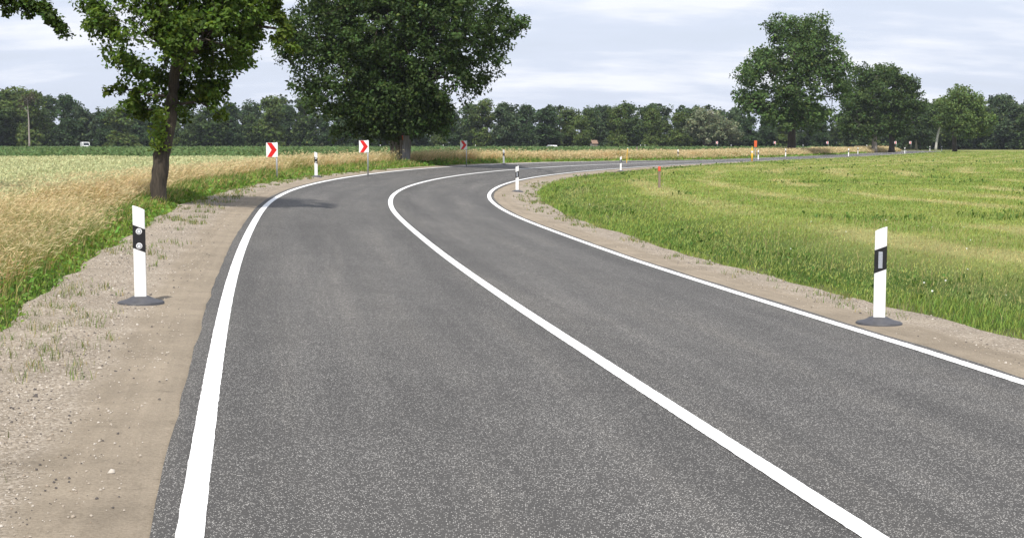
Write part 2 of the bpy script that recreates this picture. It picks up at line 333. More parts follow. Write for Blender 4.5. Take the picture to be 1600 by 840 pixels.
nx, ny = len(gx), len(gy); ii = (np.arange(ny - 1)[:, None] * nx + np.arange(nx - 1)[None]).ravel()
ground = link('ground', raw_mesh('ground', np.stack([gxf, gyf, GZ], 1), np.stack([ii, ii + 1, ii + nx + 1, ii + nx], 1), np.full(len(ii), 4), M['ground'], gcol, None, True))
tag(ground, 'grassy ground of meadow and fields running out to the wood', 'ground', kind='structure')

def ribbon(name, s0, s1, cols, zoff, material, ds=.5, uvfun=None, near=0):
    """strip along the road: cols = functions or numbers giving t for every column"""
    s = np.arange(s0, s1, ds)
    if near: s = np.concatenate([np.arange(s0, 34, near), np.arange(34, s1, ds)])
    T = np.stack([c(s) if callable(c) else np.full(len(s), float(c)) for c in cols], 1)
    Z0 = np.stack([z(s) if callable(z) else np.full(len(s), float(z)) for z in (zoff if isinstance(zoff, list) else [zoff] * len(cols))], 1)
    x, y, i = xy_of(s[:, None], T); z = zroad(i, np.clip(T, -5.2, 5.2)) + Z0
    n = len(cols); k = (np.arange(len(s) - 1)[:, None] * n + np.arange(n - 1)[None]).ravel()
    uvv = np.stack([np.repeat(s, n), (uvfun(T) if uvfun else T).ravel()], 1)
    return link(name, raw_mesh(name, np.stack([x.ravel(), y.ravel(), z.ravel()], 1), np.stack([k, k + n, k + n + 1, k + 1], 1), np.full(len(k), 4), material, None, uvv, True))
edge_l = lambda s: 3.255 + .022 * (fbm(s * 1.6, s * 0 + 1.1) - .5) * 2 
edge_r = lambda s: -(3.225 + .04 * (fbm(s * 1.5, s * 0 + 7.7) - .5) * 2)
o = ribbon('road', -38, 540, [edge_r, -3.1, -2, -1, 0, 1, 2, 3.1, edge_l], 0, M['asphalt'], .35); tag(o, 'grey asphalt country road sweeping round a right-hand bend', 'road', kind='structure')
jl = lambda t0: (lambda s: t0 + .006 * (fbm(s * 11, s * 0 + t0 * 7) - .5) + .003 * (rng.random(len(s)) - .5))
for nm, t0, lab in (('edge_line', 3.07, 'white line along the outer edge of the road'), ('edge_line', -3.07, 'white line along the inner edge of the road'), ('centre_line', 0, 'solid white line along the middle of the road')):
    o = ribbon(nm, -38, 540, [jl(t0 - .062), jl(t0 + .062)], .005, M['paint'], .4, None, .04); tag(o, lab, 'road marking', kind='structure')
up = lambda s: .004 + 0 * s
def shz(k): return lambda s: .0 + .014 * (fbm(s * .5, s * 0 + k) - .5)
o = ribbon('shoulder', -38, 300, [lambda s: edge_l(s) - .12, lambda s: edge_l(s) + .02, lambda s: edge_l(s) + .25, lambda s: edge_l(s) * .6 + shoulder_l(s) * .4, lambda s: edge_l(s) * .35 + shoulder_l(s) * .65, lambda s: shoulder_l(s) - .05, lambda s: shoulder_l(s) + .25],
           [-.03, -.012, -.004, -.004, shz(11), shz(3), -.12], M['shoulder'], .35, lambda T: T - 3.25); tag(o, 'sandy gravel shoulder on the outer side of the bend', 'shoulder', kind='structure')
o = ribbon('shoulder', -38, 300, [lambda s: -shoulder_r(s) - .25, lambda s: -shoulder_r(s) + .05, lambda s: edge_r(s) * .35 - shoulder_r(s) * .65, lambda s: edge_r(s) * .6 - shoulder_r(s) * .4, lambda s: edge_r(s) - .25, lambda s: edge_r(s) - .02, lambda s: edge_r(s) + .12],
           [-.12, shz(2), shz(6), shz(12), -.004, -.012, -.03], M['shoulder'], .35, lambda T: -T - 3.22); tag(o, 'sandy gravel shoulder on the inner side of the bend', 'shoulder', kind='structure')

# ------------------------------------------------------------------ blades and leaves (numpy)
def blades_arr(P, h, w, az, lean, col, face=None):
    n = len(P); fa = rng.uniform(0, 2 * math.pi, n) if face is None else face
    wx = np.cos(fa) * w / 2; wy = np.sin(fa) * w / 2; lx = np.cos(az) * lean * h; ly = np.sin(az) * lean * h
    V = np.empty((n, 5, 3), np.float32); z = np.zeros(n)
    V[:, 0] = P - np.stack([wx, wy, z], 1); V[:, 1] = P + np.stack([wx, wy, z], 1)
    mid = P + np.stack([lx * .32, ly * .32, h * .56], 1)
    V[:, 2] = mid + np.stack([wx, wy, z], 1) * .75; V[:, 3] = mid - np.stack([wx, wy, z], 1) * .75
    V[:, 4] = P + np.stack([lx, ly, h * np.sqrt(np.clip(1 - (lean * .75) ** 2, .1, 1))], 1)
    b = np.arange(n)[:, None] * 5; L = np.concatenate([b + np.array([[0, 1, 2, 3]]), b + np.array([[3, 2, 4]])], 1)
    return V.reshape(-1, 3), L.ravel(), np.tile([4, 3], n), np.repeat(col, 5, 0), V[:, 4].copy()
def leaves_arr(P, D, Nn, ln, wd, col, fold=.25):
    """rhombic folded leaves at P, along D, normal Nn"""
    D = D / (np.linalg.norm(D, axis=1, keepdims=True) + 1e-9); B = np.cross(Nn, D); B /= np.linalg.norm(B, axis=1, keepdims=True) + 1e-9; U = np.cross(D, B)
    l = ln[:, None]; w = wd[:, None]; n = len(P); V = np.empty((n, 4, 3), np.float32)
    V[:, 0] = P - D * l * .5; V[:, 2] = P + D * l * .5; m = P + D * l * .06
    V[:, 1] = m + B * w * .5 + U * w * fold; V[:, 3] = m - B * w * .5 + U * w * fold
    L = (np.arange(n)[:, None] * 4 + np.arange(4)[None]).ravel()
    return V.reshape(-1, 3), L, np.full(n, 4), np.repeat(col, 4, 0)
def combine(parts):
    V = []; L = []; T = []; Cc = []; b = 0
    for p in parts:
        V.append(p[0]); L.append(p[1] + b); T.append(p[2]); Cc.append(p[3]); b += len(p[0])
    return np.concatenate(V), np.concatenate(L), np.concatenate(T), np.concatenate(Cc)
def jitter(col, n, v=.25, hue=.1):
    c = np.tile(np.asarray(col, float), (n, 1)) if np.ndim(col) == 1 else np.array(col, float)
    c *= (1 + rng.normal(0, v, (n, 1))).clip(.4, 1.8); c[:, 0] *= (1 + rng.normal(0, hue, n)).clip(.6, 1.5); return c.clip(.004, .8)
def mixv(a, b, f): return np.asarray(a) * (1 - f)[:, None] + np.asarray(b) * f[:, None]
def scatter(n, ymin, ymax, fun, xl=-.46, xr=.46, power=1.0):
    """points over the ground, thinning out with distance; fun keeps some of them"""
    k = rng.random(n); y = ymin * (ymax / ymin) ** k if power == 1 else ymin + (ymax - ymin) * k ** power
    m_ = np.minimum(7, y * .6); x = xl * y - m_ + ((xr - xl) * y + 2 * m_) * rng.random(n); st = st_of(x, y); keep = fun(x, y, st)
    x, y = x[keep], y[keep]; st = tuple(a[keep] for a in st); return x, y, st
def strip(n, s0, s1, lo, hi, keep, off=16.0):
    s = (s0 + off) * ((s1 + off) / (s0 + off)) ** rng.random(n) - off; t = lo(s) + (hi(s) - lo(s)) * rng.random(n); x, y, i = xy_of(s, t); st = (s, t, i); k = keep(x, y, st) & (y > 1)
    return x[k], y[k], tuple(a[k] for a in st)
LOD = lambda y, y0=16: np.maximum(1, y / y0)
def stuff(name, parts, material, label, cat):
    V, L, T, Cc = combine(parts); o = link(name, raw_mesh(name, V, L, T, material, Cc)); return tag(o, label, cat, kind='stuff')
WIND = .35
def mkblades(x, y, st, h, w, col, lean=(.15, .7), az=None, zoff=-.01):
    n = len(x); P = np.stack([x, y, zground(x, y, st) + zoff], 1)
    a = rng.normal(.2, 1.4, n) if az is None else az
    return blades_arr(P, h, w, a, rng.uniform(*lean, n), col)

# right meadow
x, y, st = scatter(820000, 5, 260, lambda x, y, st: (st[1] < -4.45) & (-st[1] > shoulder_r(st[0]) - .10 + .55 * (fbm(x * 2.2, y * 2.2) - .38)) & (st[0] < 300) & (rng.random(len(x)) < .9), -.06, .46)
t = -st[1]; d = mow(x, y, st[1]); ed = sstep(7.2, 5.0, t); n = len(x)
patch = fbm(x * .5, y * .5)
h = rng.uniform(.028, .066, n) * (1 + .75 * ed * patch * 2) * (1 - .3 * d) * np.minimum(LOD(y) ** .4, 2.2)
col = mixv(mixv((.265, .325, .080), (.180, .262, .056), sstep(.35, .65, patch)), (.44, .40, .185), np.clip(d * .75 + rng.normal(0, .18, n), 0, 1) * (1 - .75 * ed))
col = mixv(col, (.20, .29, .055), ed * .4)
meadow_parts = [mkblades(x, y, st, h, .009 * LOD(y) ** .95, jitter(col, n, .22, .12), (.2, .95))]
# darker tufts and weeds in the meadow
x, y, st = scatter(80000, 6, 130, lambda x, y, st: (-st[1] > shoulder_r(st[0]) + .1) & (st[1] < 0) & (fbm(x * .35 + 40, y * .35) + .16 * sstep(8, 5.2, -st[1]) > .69), -.05, .46); n = len(x)
meadow_parts.append(mkblades(x, y, st, rng.uniform(.09, .20, n), .011 * LOD(y) ** .8, jitter((.085, .15, .03), n, .25), (.2, .9)))
P = np.stack([x, y, zground(x, y, st) + rng.uniform(.02, .14, n)], 1)[::4]; n = len(P)
meadow_parts.append(leaves_arr(P, rng.normal(0, 1, (n, 3)), rng.normal(0, .6, (n, 3)) + [0, -.2, 1], .06 * LOD(P[:, 1]) ** .7, .04 * LOD(P[:, 1]) ** .7, jitter((.08, .15, .03), n)))
# grey-green seed heads and small white flowers
x, y, st = scatter(26000, 12, 70, lambda x, y, st: (-st[1] > shoulder_r(st[0])) & (st[1] < 0) & (-st[1] < 12) & (fbm(x * .6 + 11, y * .6) > .5), -.05, .46); n = len(x)
pb = mkblades(x, y, st, rng.uniform(.10, .24, n), .004 * LOD(y), jitter((.33, .29, .14), n, .2), (.1, .6)); meadow_parts.append(pb[:4])
sel = rng.random(n) < .008; q = pb[4][sel]; k = len(q)
meadow_parts.append(leaves_arr(q, rng.normal(0, 1, (k, 3)), np.tile([0, -.4, 1.], (k, 1)) + rng.normal(0, .2, (k, 3)), np.full(k, .03), np.full(k, .03), jitter((.7, .7, .66), k, .05, .02)))
meadow_parts = [p[:4] for p in meadow_parts]
stuff('meadow_grass', meadow_parts, M['grass'], 'short mown grass of the meadow inside the bend with pale dry swaths', 'grass')

# left weeds along the shoulder
GB = at(626, 261, 83.)
parts = []
def wl(x, y, st):
    o = shoulder_l(st[0]) - .05; return (st[1] > o) & (st[1] < o + .25 + 1.6 * fbm(x * .7, y * .7) * rng.random(len(x)) ** 1.1 + np.interp(st[0], [20, 42, 62, 75, 95, 112], [0, 1.3, 1.2, 1.0, .7, 0])) & (st[0] < 240)
x, y, st = strip(200000, -8, 230, lambda s: shoulder_l(s) - .1, lambda s: shoulder_l(s) + 3.2, wl); n = len(x); pn = fbm(x * .8, y * .8)
inn = sstep(0, .5, st[1] - shoulder_l(st[0]))
h = rng.uniform(.07, .30, n) * (.4 + 1.2 * pn) * (.3 + .8 * inn) * np.where(np.hypot(x - GB[0], y - GB[1]) < 3.5, .45, np.minimum(LOD(y) ** .2, 1.5))
col = mixv((.19, .275, .048), (.10, .19, .034), sstep(.35, .65, pn)); col = mixv(col, (.38, .31, .13), (rng.random(n) < .16 + .25 * inn).astype(float))
parts.append(mkblades(x, y, st, h, .007 * LOD(y, 12) ** .95, jitter(col, n, .25, .12), (.2, .9))[:4])
k = rng.random(n) < .28; P = np.stack([x, y, zground(x, y, st) + rng.uniform(.02, .2, n) * (.5 + pn) * (.3 + .7 * inn)], 1)[k]; n = len(P)
parts.append(leaves_arr(P, rng.normal(0, 1, (n, 3)), rng.normal(0, .5, (n, 3)) + [0, -.3, 1], .05 * LOD(P[:, 1], 12) ** .8 * rng.uniform(.6, 1.4, n), .03 * LOD(P[:, 1], 12) ** .8 * rng.uniform(.6, 1.4, n), jitter((.14, .24, .042), n, .3, .15)))
stuff('verge_weeds', parts, M['grass'], 'bright green weeds and grass along the outer gravel shoulder', 'weeds')

# dry golden grass
parts = []
def gl(x, y, st):
    a = shoulder_l(st[0]) + .25 + np.interp(st[0], [20, 42, 62, 75, 95, 112], [0, 1.1, 1.1, 1.3, 1.0, .2]); return (np.hypot(x - GB[0], y - GB[1] + 1.2) > 2.4) & (st[1] > a + .5 * fbm(x * .6 + 5, y * .6)) & (st[1] < 7.6 + 2.6 * rng.random(len(x)) ** 2 + 2.2 * fbm(x * .2, y * .2) + np.interp(st[0], [50, 80], [0, 1.5])) & (st[0] < 290) & ((x < 140))
x, y, st = strip(520000, -8, 285, lambda s: shoulder_l(s) + .2, lambda s: 11 + 0 * s, gl); n = len(x); pn = fbm(x * .33 + 8, y * .33); ro = fbm(x * .5 + 30, y * .5 + 4)
near = sstep(70, 20, y); h = rng.uniform(.38, .84, n) * (.72 + .5 * pn) * np.interp(y, [50, 75], [1, 1.25])
h *= .55 + .45 * sstep(0, 1.2, st[1] - shoulder_l(st[0]) - .7)
gold = mixv((.56, .455, .24), (.50, .345, .16), sstep(.38, .62, ro)); gold = mixv(gold, (.25, .25, .08), sstep(.54, .70, pn) * .7)
gold = mixv(gold, (.12, .18, .04), (rng.random(n) < .16 + .3 * sstep(2.0, .9, st[1] - shoulder_l(st[0]))).astype(float))
az = rng.normal(2.7, .9, n) * (1) ; az = np.where(rng.random(n) < .7, rng.normal(.15, .7, n), az)
pb = mkblades(x, y, st, h, .0036 * LOD(y, 13) ** .95, jitter(gold, n, .18, .08), (.25, .95), az); parts.append(pb[:4])
k = rng.random(n) < .5; q = pb[4][k]; dd = np.stack([np.cos(az[k]), np.sin(az[k]), rng.uniform(-.3, 1.2, k.sum())], 1); m_ = len(q)
parts.append(leaves_arr(q, dd, rng.normal(0, 1, (m_, 3)), rng.uniform(.06, .13, m_) * LOD(q[:, 1], 25) ** .3, .0055 * LOD(q[:, 1], 13) ** .9, jitter((.60, .49, .28), m_, .15, .06), .1))
stuff('dry_grass', parts, M['straw'], 'tall dry golden grass leaning in the wind beside the road', 'dry grass')

# ripening wheat on the left
parts = []
x, y, st = scatter(390000, 9, 112, lambda x, y, st: (st[1] > 7.2 + .8 * fbm(x * .4, y * .4)) & (y < 107 + .03 * x), -.50, .12); n = len(x); pn = fbm(x * .12, y * .12 + 7)
h = rng.uniform(.55, .72, n); col = mixv((.43, .46, .225), (.34, .42, .165), sstep(.35, .65, pn)); col = mixv(col, (.16, .23, .06), (rng.random(n) < .15).astype(float))
pb = mkblades(x, y, st, h, .008 * LOD(y, 14) ** .95, jitter(col, n, .15, .06), (.0, .35)); parts.append(pb[:4]); q = pb[4]; m_ = len(q)
parts.append(leaves_arr(q, rng.normal(0, .6, (m_, 3)) + [.4, 0, .8], rng.normal(0, 1, (m_, 3)), rng.uniform(.07, .11, m_) * LOD(q[:, 1], 30) ** .5, .013 * LOD(q[:, 1], 14) ** .9, jitter((.51, .52, .29), m_, .12, .05), .15))
stuff('wheat_crop', parts, M['straw'], 'pale green and yellow ripening wheat left of the road', 'wheat')

# young maize field beyond
parts = []
x, y, st = scatter(150000, 100, 292, lambda x, y, st: (st[1] > 8.6) & (y > 106.5 + .03 * x) & (y < 282), -.62, .45, 1.2); n = len(x)
y = np.round(y / .75) * .75 + rng.normal(0, .1, n)
hh = (.35 + .5 * sstep(106, 128, y)) * np.where(st[1] < 14, .75, 1); P = np.stack([x, y, zground(x, y, st) + rng.uniform(.15, 1, n) * hh], 1)
dd = rng.normal(0, 1, (n, 3)); dd[:, 2] = rng.uniform(-.2, 1.2, n)
parts.append(leaves_arr(P, dd, rng.normal(0, .5, (n, 3)) + [0, -.3, 1], rng.uniform(.35, .6, n) * LOD(y, 150) ** .6, rng.uniform(.09, .15, n) * LOD(y, 110), jitter((.112, .172, .062), n, .25, .1)))
stuff('maize_crop', parts, M['grass'], 'dark green young maize field in front of the wood', 'maize field')

# loose stones and sparse grass on the shoulders
def stones(n, side):
    s = 1 + 55 * rng.random(n) ** 1.7; lim = shoulder_l(s) if side > 0 else shoulder_r(s); u = rng.random(n) ** .6
    tt = 3.36 + (lim - 3.4) * u; x, y, i = xy_of(s, side * tt); z = zroad(i, side * tt) - .002
    keep = (rng.random(n) < np.where(u > .45, 1, .55)); x, y, z = x[keep], y[keep], z[keep]; n = len(x)
    r = .004 + .008 * rng.random(n) ** 3 + np.where(rng.random(n) < .01, .012, 0)
    B = np.array([[1, 0, 0], [-.5, .87, 0], [-.5, -.87, 0], [.3, .4, .75], [-.55, .1, .7], [.2, -.5, .7]])
    V = B[None] * r[:, None, None] * rng.uniform(.65, 1.35, (n, 6, 3)); a = rng.uniform(0, 6.3, n); ca, sa = np.cos(a), np.sin(a)
    V = np.stack([V[..., 0] * ca[:, None] - V[..., 1] * sa[:, None], V[..., 0] * sa[:, None] + V[..., 1] * ca[:, None], V[..., 2]], -1) + np.stack([x, y, z], 1)[:, None]
    f = np.array([3, 4, 5, 0, 1, 3, 1, 4, 3, 1, 2, 4, 2, 5, 4, 2, 0, 5, 0, 3, 5]); L = (np.arange(n)[:, None] * 6 + f[None]).ravel()
    c = mixv((.25, .20, .15), (.48, .44, .39), rng.random(n)); c = mixv(c, (.09, .08, .075), (rng.random(n) < .25).astype(float))
    return V.reshape(-1, 3).astype(np.float32), L, np.tile([3], n * 7), np.repeat(c, 6, 0)
M['stone'] = foliage('stone', 0, .9, .1)
stuff('gravel', [stones(30000, 1), stones(12000, -1)], M['stone'], 'loose pebbles lying on the sandy shoulders', 'gravel')
parts = []
for side, nn in ((1, 1500), (-1, 900)):
    s = 2 + 65 * rng.random(nn) ** 1.5; lim = shoulder_l(s) if side > 0 else shoulder_r(s); u = rng.random(nn) ** .45; tt = 3.4 + (lim - 3.45) * u
    x, y, i = xy_of(s, side * tt); keep = (fbm(x * 1.2 + 21, y * 1.2) > .50) & (u > .35) | (rng.random(nn) < .02); x, y, i, tt = x[keep], y[keep], i[keep], tt[keep]
    rep = 7; x = np.repeat(x, rep) + rng.normal(0, .035, len(x) * rep); y = np.repeat(y, rep) + rng.normal(0, .035, len(y) * rep); i = np.repeat(i, rep); tt = np.repeat(tt, rep); n = len(x)
    P = np.stack([x, y, zroad(i, side * tt) - .005], 1)
    parts.append(blades_arr(P, rng.uniform(.03, .11, n), .005 * LOD(y, 12), rng.uniform(0, 6.3, n), rng.uniform(.2, .9, n), jitter(mixv((.12, .18, .04), (.32, .28, .13), (rng.random(n) < .35).astype(float)), n, .2))[:4])
stuff('shoulder_grass', parts, M['grass'], 'sparse thin grass sprouting from the gravel shoulders', 'grass')

# ------------------------------------------------------------------ trees
def crown_arr(lobes, n_leaf, leaf, cr, tint, var=.22, tip=None, flat=.75, inner=.35, gap=.8, cull=.0):
    lobes = np.array(lobes, float); w = lobes[:, 3] ** 2.2; w /= w.sum(); per = 26; nc = max(8, n_leaf // per)
    li = rng.choice(len(lobes), nc, p=w); d = rng.normal(0, 1, (nc, 3)); d /= np.linalg.norm(d, axis=1, keepdims=True)
    rr = (inner + (1 - inner) * rng.random(nc) ** .6)[:, None]; cc = lobes[li, :3] + d * rr * lobes[li, 3:4] * np.array([1, 1.0, .92])
    g = vnoise(cc[:, 0] * gap + cc[:, 2] * gap * .8 + 50, cc[:, 1] * gap * .6 - cc[:, 2] * gap * .7 + 50); kp = g > cull; cc, d = cc[kp], d[kp]; nc = len(cc)
    crs = cr * rng.uniform(.5, 1.3, nc)
    ci = np.repeat(np.arange(nc), per); n = len(ci); e = rng.normal(0, 1, (n, 3)); e /= np.linalg.norm(e, axis=1, keepdims=True)
    e[:, 2] *= flat; P = cc[ci] + e * (crs[ci] * rng.random(n) ** .45)[:, None]
    out = d[ci] * .6 + e * .8 + np.array([0, 0, .65]); Nn = out + rng.normal(0, .45, (n, 3)); D = e + rng.normal(0, .7, (n, 3)) - np.array([0, 0, .35])
    cv = (1 + rng.normal(0, var, nc)).clip(.55, 1.6); col = np.tile(np.asarray(tint, float), (n, 1)) * cv[ci][:, None]
    col = jitter(col, n, .16, .10); yv = rng.random(n) < .05; col[yv] *= [1.5, 1.3, 1.0]
    sz = leaf * rng.uniform(.45, 1.3, n); A = leaves_arr(P, D, Nn, sz, sz * .62, col.clip(.004, .3)); return A, cc, crs
def spline(a, b, sag, k=5):
    a = np.array(a, float); b = np.array(b, float); L = np.linalg.norm(b - a); c = (a + b) / 2 + np.array([0, 0, sag * L]) + rng.normal(0, .05 * L, 3); u = np.linspace(0, 1, k)[:, None]
    return (1 - u) ** 2 * a + 2 * u * (1 - u) * c + u * u * b
def make_tree(name, label, cat, trunk, trad, lobes, n_leaf, leaf, cr, tint, bark, group=None, limbs=True, twig=.02, extra=None, var=.22, inner=.35, ring=9, gap=.8, cull=.0, limb_from=0.0, bare=(), boughs=(), nlimb=99):
    base = np.array(trunk[0], float); root = empty(name, base, label, cat, group)
    A, cc, crs = crown_arr(lobes, n_leaf, leaf, cr, tint, var, inner=inner, gap=gap, cull=cull)
    if extra: A = combine([A] + extra)
    V = A[0] - base.astype(np.float32); link('crown', raw_mesh('crown', V, A[1], A[2], M['leaf'], A[3]), root)
    mb = MB(); T = [np.array(p, float) for p in trunk]; pts = []; rad = []
    for i in range(len(T) - 1):
        for u in np.linspace(0, 1, 5)[:-1]:
            pts.append(T[i] * (1 - u) + T[i + 1] * u + rng.normal(0, .04 * trad[0], 3)); rad.append((trad[i] * (1 - u) + trad[i + 1] * u) * rng.uniform(.95, 1.06))
    pts.append(T[-1]); rad.append(trad[-1]); pts[0] = T[0] - np.array([0, 0, .15]); rad[0] = trad[0] * 1.3; mb.tube([p - base for p in pts], rad, ring)
    if limbs:
        P = np.array(pts)
        for lb in sorted(lobes, key=lambda q: -q[3])[:nlimb]:
            c = np.array(lb[:3]); lo = P[(P[:, 2] < c[2] - .15 * lb[3])]; lo = lo if len(lo) else P[:2]
            lo = lo[len(lo) // 3:]; hi = P[P[:, 2] >= base[2] + limb_from]; lo = lo[lo[:, 2] >= base[2] + limb_from] if (lo[:, 2] >= base[2] + limb_from).any() else hi[:2]; a = lo[np.argmin(np.linalg.norm(lo - c, axis=1) + .6 * abs(c[2] - lo[:, 2] - .5 * np.linalg.norm((c - lo)[:, :2], axis=1)))]
            L = np.linalg.norm(c - a); r0 = min(trad[0] * .42, .035 * L + .015); q = spline(a, c, .10, 6); mb.tube([p - base for p in q], list(np.linspace(r0, r0 * .3, 6)), 6)
            m = np.linalg.norm(cc - c, axis=1) < lb[3] * 1.1
            for e in cc[m][:14]: q2 = spline(q[rng.integers(2, 6)], e, .05, 4); mb.tube([p - base for p in q2], list(np.linspace(r0 * .3, twig * .4, 4)), 4)
    for q, r0, r1 in boughs: mb.tube([np.array(p) - base for p in q], list(np.linspace(r0, r1, len(q))), 6)
    mb.build('trunk', bark, root, smooth=True); return root
def px_lobes(lst, D, ppm_depth=1.0, spread=.55, dup=2):
    sc = F / D; out = []; xs = [a[0] for a in lst]; cx = (min(xs) + max(xs)) / 2; hw = (max(xs) - min(xs)) / 2 + 1
    for x, y, r in lst:
        rm = r / sc; dep = hw / sc * math.sqrt(max(.1, 1 - min(1, abs(x - cx) / hw) ** 2)) * spread
        for k in range(dup):
            o = (k / (dup - 1) * 2 - 1) * dep * ppm_depth if dup > 1 else 0
            o += random.uniform(-.25, .25) * rm; s = (D + o) / D
            p = at(x, y, D); out.append((p[0], D + o, p[2], rm * random.uniform(.85, 1.05)))
    return out
# roadside oak on the left verge
D1 = 31.3; tk = [at(246, 340, D1), at(248, 290, D1), at(252, 245, D1), at(266, 185, D1 + .1), at(272, 120, D1 + .2), at(285, 20, D1 + .2), at(290, -120, D1)]
L1 = [(250, 62, 78), (335, 66, 68), (178, 30, 40), (240, 128, 42), (298, 128, 42), (362, 24, 56), (215, 166, 14), (160, 52, 22), (200, 84, 30), (205, 112, 16), (300, -60, 100), (215, -70, 75), (385, -50, 65), (300, -170, 90), (330, 150, 22), (372, 92, 20), (390, 60, 22), (400, 22, 24), (140, 12, 18), (270, 160, 26)]
L1 += [(262, 132, 30), (262, 100, 40), (285, 60, 45), (275, 20, 50), (268, 140, 24), (250, 172, 14), (320, 120, 34), (230, 100, 34)]
lob = px_lobes(L1, D1, .8, .55, 3) 
ns = 520; q = rng.random(ns); spt = np.stack([at(248 + 4 * math.sin(i), 172 + 62 * u, D1 - .2) for i, u in enumerate(q)]) + rng.normal(0, 1, (ns, 3)) * [.09, .09, .05]
sprout = leaves_arr(spt, rng.normal(0, 1, (ns, 3)), rng.normal(0, .6, (ns, 3)) + [0, -.5, .7], rng.uniform(.06, .12, ns), rng.uniform(.04, .07, ns), jitter((.19, .28, .05), ns, .2))
SM = px_lobes([(432, 26, 11), (444, 50, 9), (460, 76, 8), (433, 60, 6), (425, 5, 13), (190, 138, 9), (174, 141, 5), (345, 182, 9), (214, 168, 12), (210, 150, 7), (224, 180, 8), (318, 150, 12)], D1, 0, 0, 1)
sm = crown_arr(SM, 3200, .115, .16, (.085, .13, .02), .25)[0]
def bough(D, *px): return [at(x, y, D) for x, y in px]
bl = [(bough(D1, (285, 40), (340, 55), (400, 40), (432, 45), (458, 74)), .07, .012), (bough(D1, (258, 150), (230, 148), (205, 140), (174, 142)), .035, .008), (bough(D1, (270, 165), (310, 158), (345, 180)), .04, .01), (bough(D1, (256, 190), (238, 172), (214, 168)), .04, .01)]
make_tree('oak_tree', 'leafy oak with leaning dark trunk on the left verge behind the near post', 'tree', tk, [.205, .178, .19, .15, .12, .10, .05], lob, 74000, .115, .24, (.076, .130, .022), M['bark'], extra=[sprout, sm], twig=.012, var=.35, ring=12, gap=1.4, cull=.33, limb_from=2.1, nlimb=24, boughs=bl)
# a second oak left of the frame: one low bough hangs into the picture
D0 = 29.; b0 = at(-330, 348, D0)
tk = [b0, b0 + [.1, 0, 1.5], b0 + [.2, .1, 3.2], b0 + [.1, .2, 6], b0 + [0, .2, 9]]
lob = [(b0[0] + dx, b0[1] + dy, z, r) for dx, dy, z, r in ((0, 0, 6, 1.9), (1.5, .6, 5.5, 1.5), (-1.5, .3, 5.6, 1.6), (0, -1.2, 7.6, 1.7), (.6, 1.2, 8.2, 1.6), (2.6, 0, 5.6, 1.1), (3.3, 0, 5.2, .7))]
SM = px_lobes([(8, -6, 16), (30, 0, 15), (50, 8, 11), (66, 16, 10), (78, 26, 10), (90, 38, 9), (99, 51, 7), (14, 18, 8), (44, 22, 6), (-20, -15, 22), (85, -14, 7)], D0, 0, 0, 1)
sm = crown_arr(SM, 3600, .115, .16, (.05, .088, .016), .3)[0]
bl = [([b0 + [.1, 0, 3.4], at(-180, -20, D0), at(-60, -25, D0), at(0, -14, D0), at(50, 6, D0), at(78, 26, D0), at(99, 50, D0)], .09, .008), (bough(D0, (-60, -25), (0, 4), (40, 20)), .03, .008)]
make_tree('oak_tree', 'oak mostly outside the left edge, one leafy bough hanging into the top left corner', 'tree', tk, [.26, .22, .2, .14, .07], lob, 26000, .115, .26, (.05, .088, .016), M['bark'], twig=.012, var=.3, ring=10, extra=[sm], boughs=bl)
# big lime behind the bend, trunk wrapped in planks
D2 = 83.; tk = [at(626, 262, D2), at(626, 225, D2), at(618, 190, D2), at(625, 120, D2), at(630, 0, D2), at(630, -110, D2)]
L2 = [(500, 60, 62), (600, 40, 82), (700, 40, 76), (780, 46, 36), (765, 96, 32), (692, 118, 52), (620, 112, 66), (540, 118, 60), (478, 128, 34), (462, 78, 30), (592, 168, 42), (650, 172, 40), (540, 182, 28), (690, 185, 24), (505, 168, 26), (742, 132, 20), (812, 42, 17), (600, -50, 88), (690, -30, 68), (520, -30, 72), (770, -10, 28), (448, 40, 18), (446, 150, 14), (520, 205, 16), (572, 198, 18), (694, 205, 12), (725, 158, 14), (640, 195, 22), (600, 190, 30), (652, 186, 28), (668, 160, 40), (575, 212, 12), (545, 210, 14), (610, 150, 50), (560, 150, 40), (625, 178, 34)]
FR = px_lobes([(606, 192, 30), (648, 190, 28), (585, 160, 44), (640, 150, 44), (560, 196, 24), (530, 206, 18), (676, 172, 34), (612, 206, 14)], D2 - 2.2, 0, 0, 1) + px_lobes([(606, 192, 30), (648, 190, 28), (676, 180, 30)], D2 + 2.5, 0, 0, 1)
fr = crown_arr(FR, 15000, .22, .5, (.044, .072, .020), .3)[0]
make_tree('lime_tree', 'huge dark broad crowned tree behind the bend, its trunk wrapped in planks', 'tree', tk, [.42, .38, .36, .26, .16, .08], px_lobes(L2, D2, .85, .42), 140000, .22, .52, (.052, .090, .025), M['bark'], twig=.03, var=.34, ring=12, extra=[fr], gap=.6, cull=.32, limb_from=2.9, nlimb=18)
L3 = [(1225, 50, 22), (1265, 45, 25), (1285, 72, 25), (1240, 90, 36), (1192, 100, 28), (1167, 120, 20), (1292, 112, 31), (1240, 140, 46), (1172, 160, 25), (1306, 150, 24), (1202, 180, 24), (1250, 180, 30), (1290, 176, 20), (1158, 152, 15), (1212, 34, 11), (1190, 82, 14), (1325, 140, 12), (1220, 195, 16)]
D3 = 187.; b = at(1237, 242, D3); b[2] = 0; tk = [b, at(1237, 205, D3), at(1240, 150, D3), at(1243, 70, D3), at(1244, 40, D3)]
make_tree('maple_tree', 'tallest tree right of the road with a high domed green crown and grey trunk', 'tree', tk, [.62, .50, .38, .22, .1], px_lobes(L3, D3, .9, .6), 40000, .42, .95, (.078, .132, .040), M['bark'], twig=.06, var=.3, gap=.25, cull=.36, limb_from=3.5, nlimb=16)
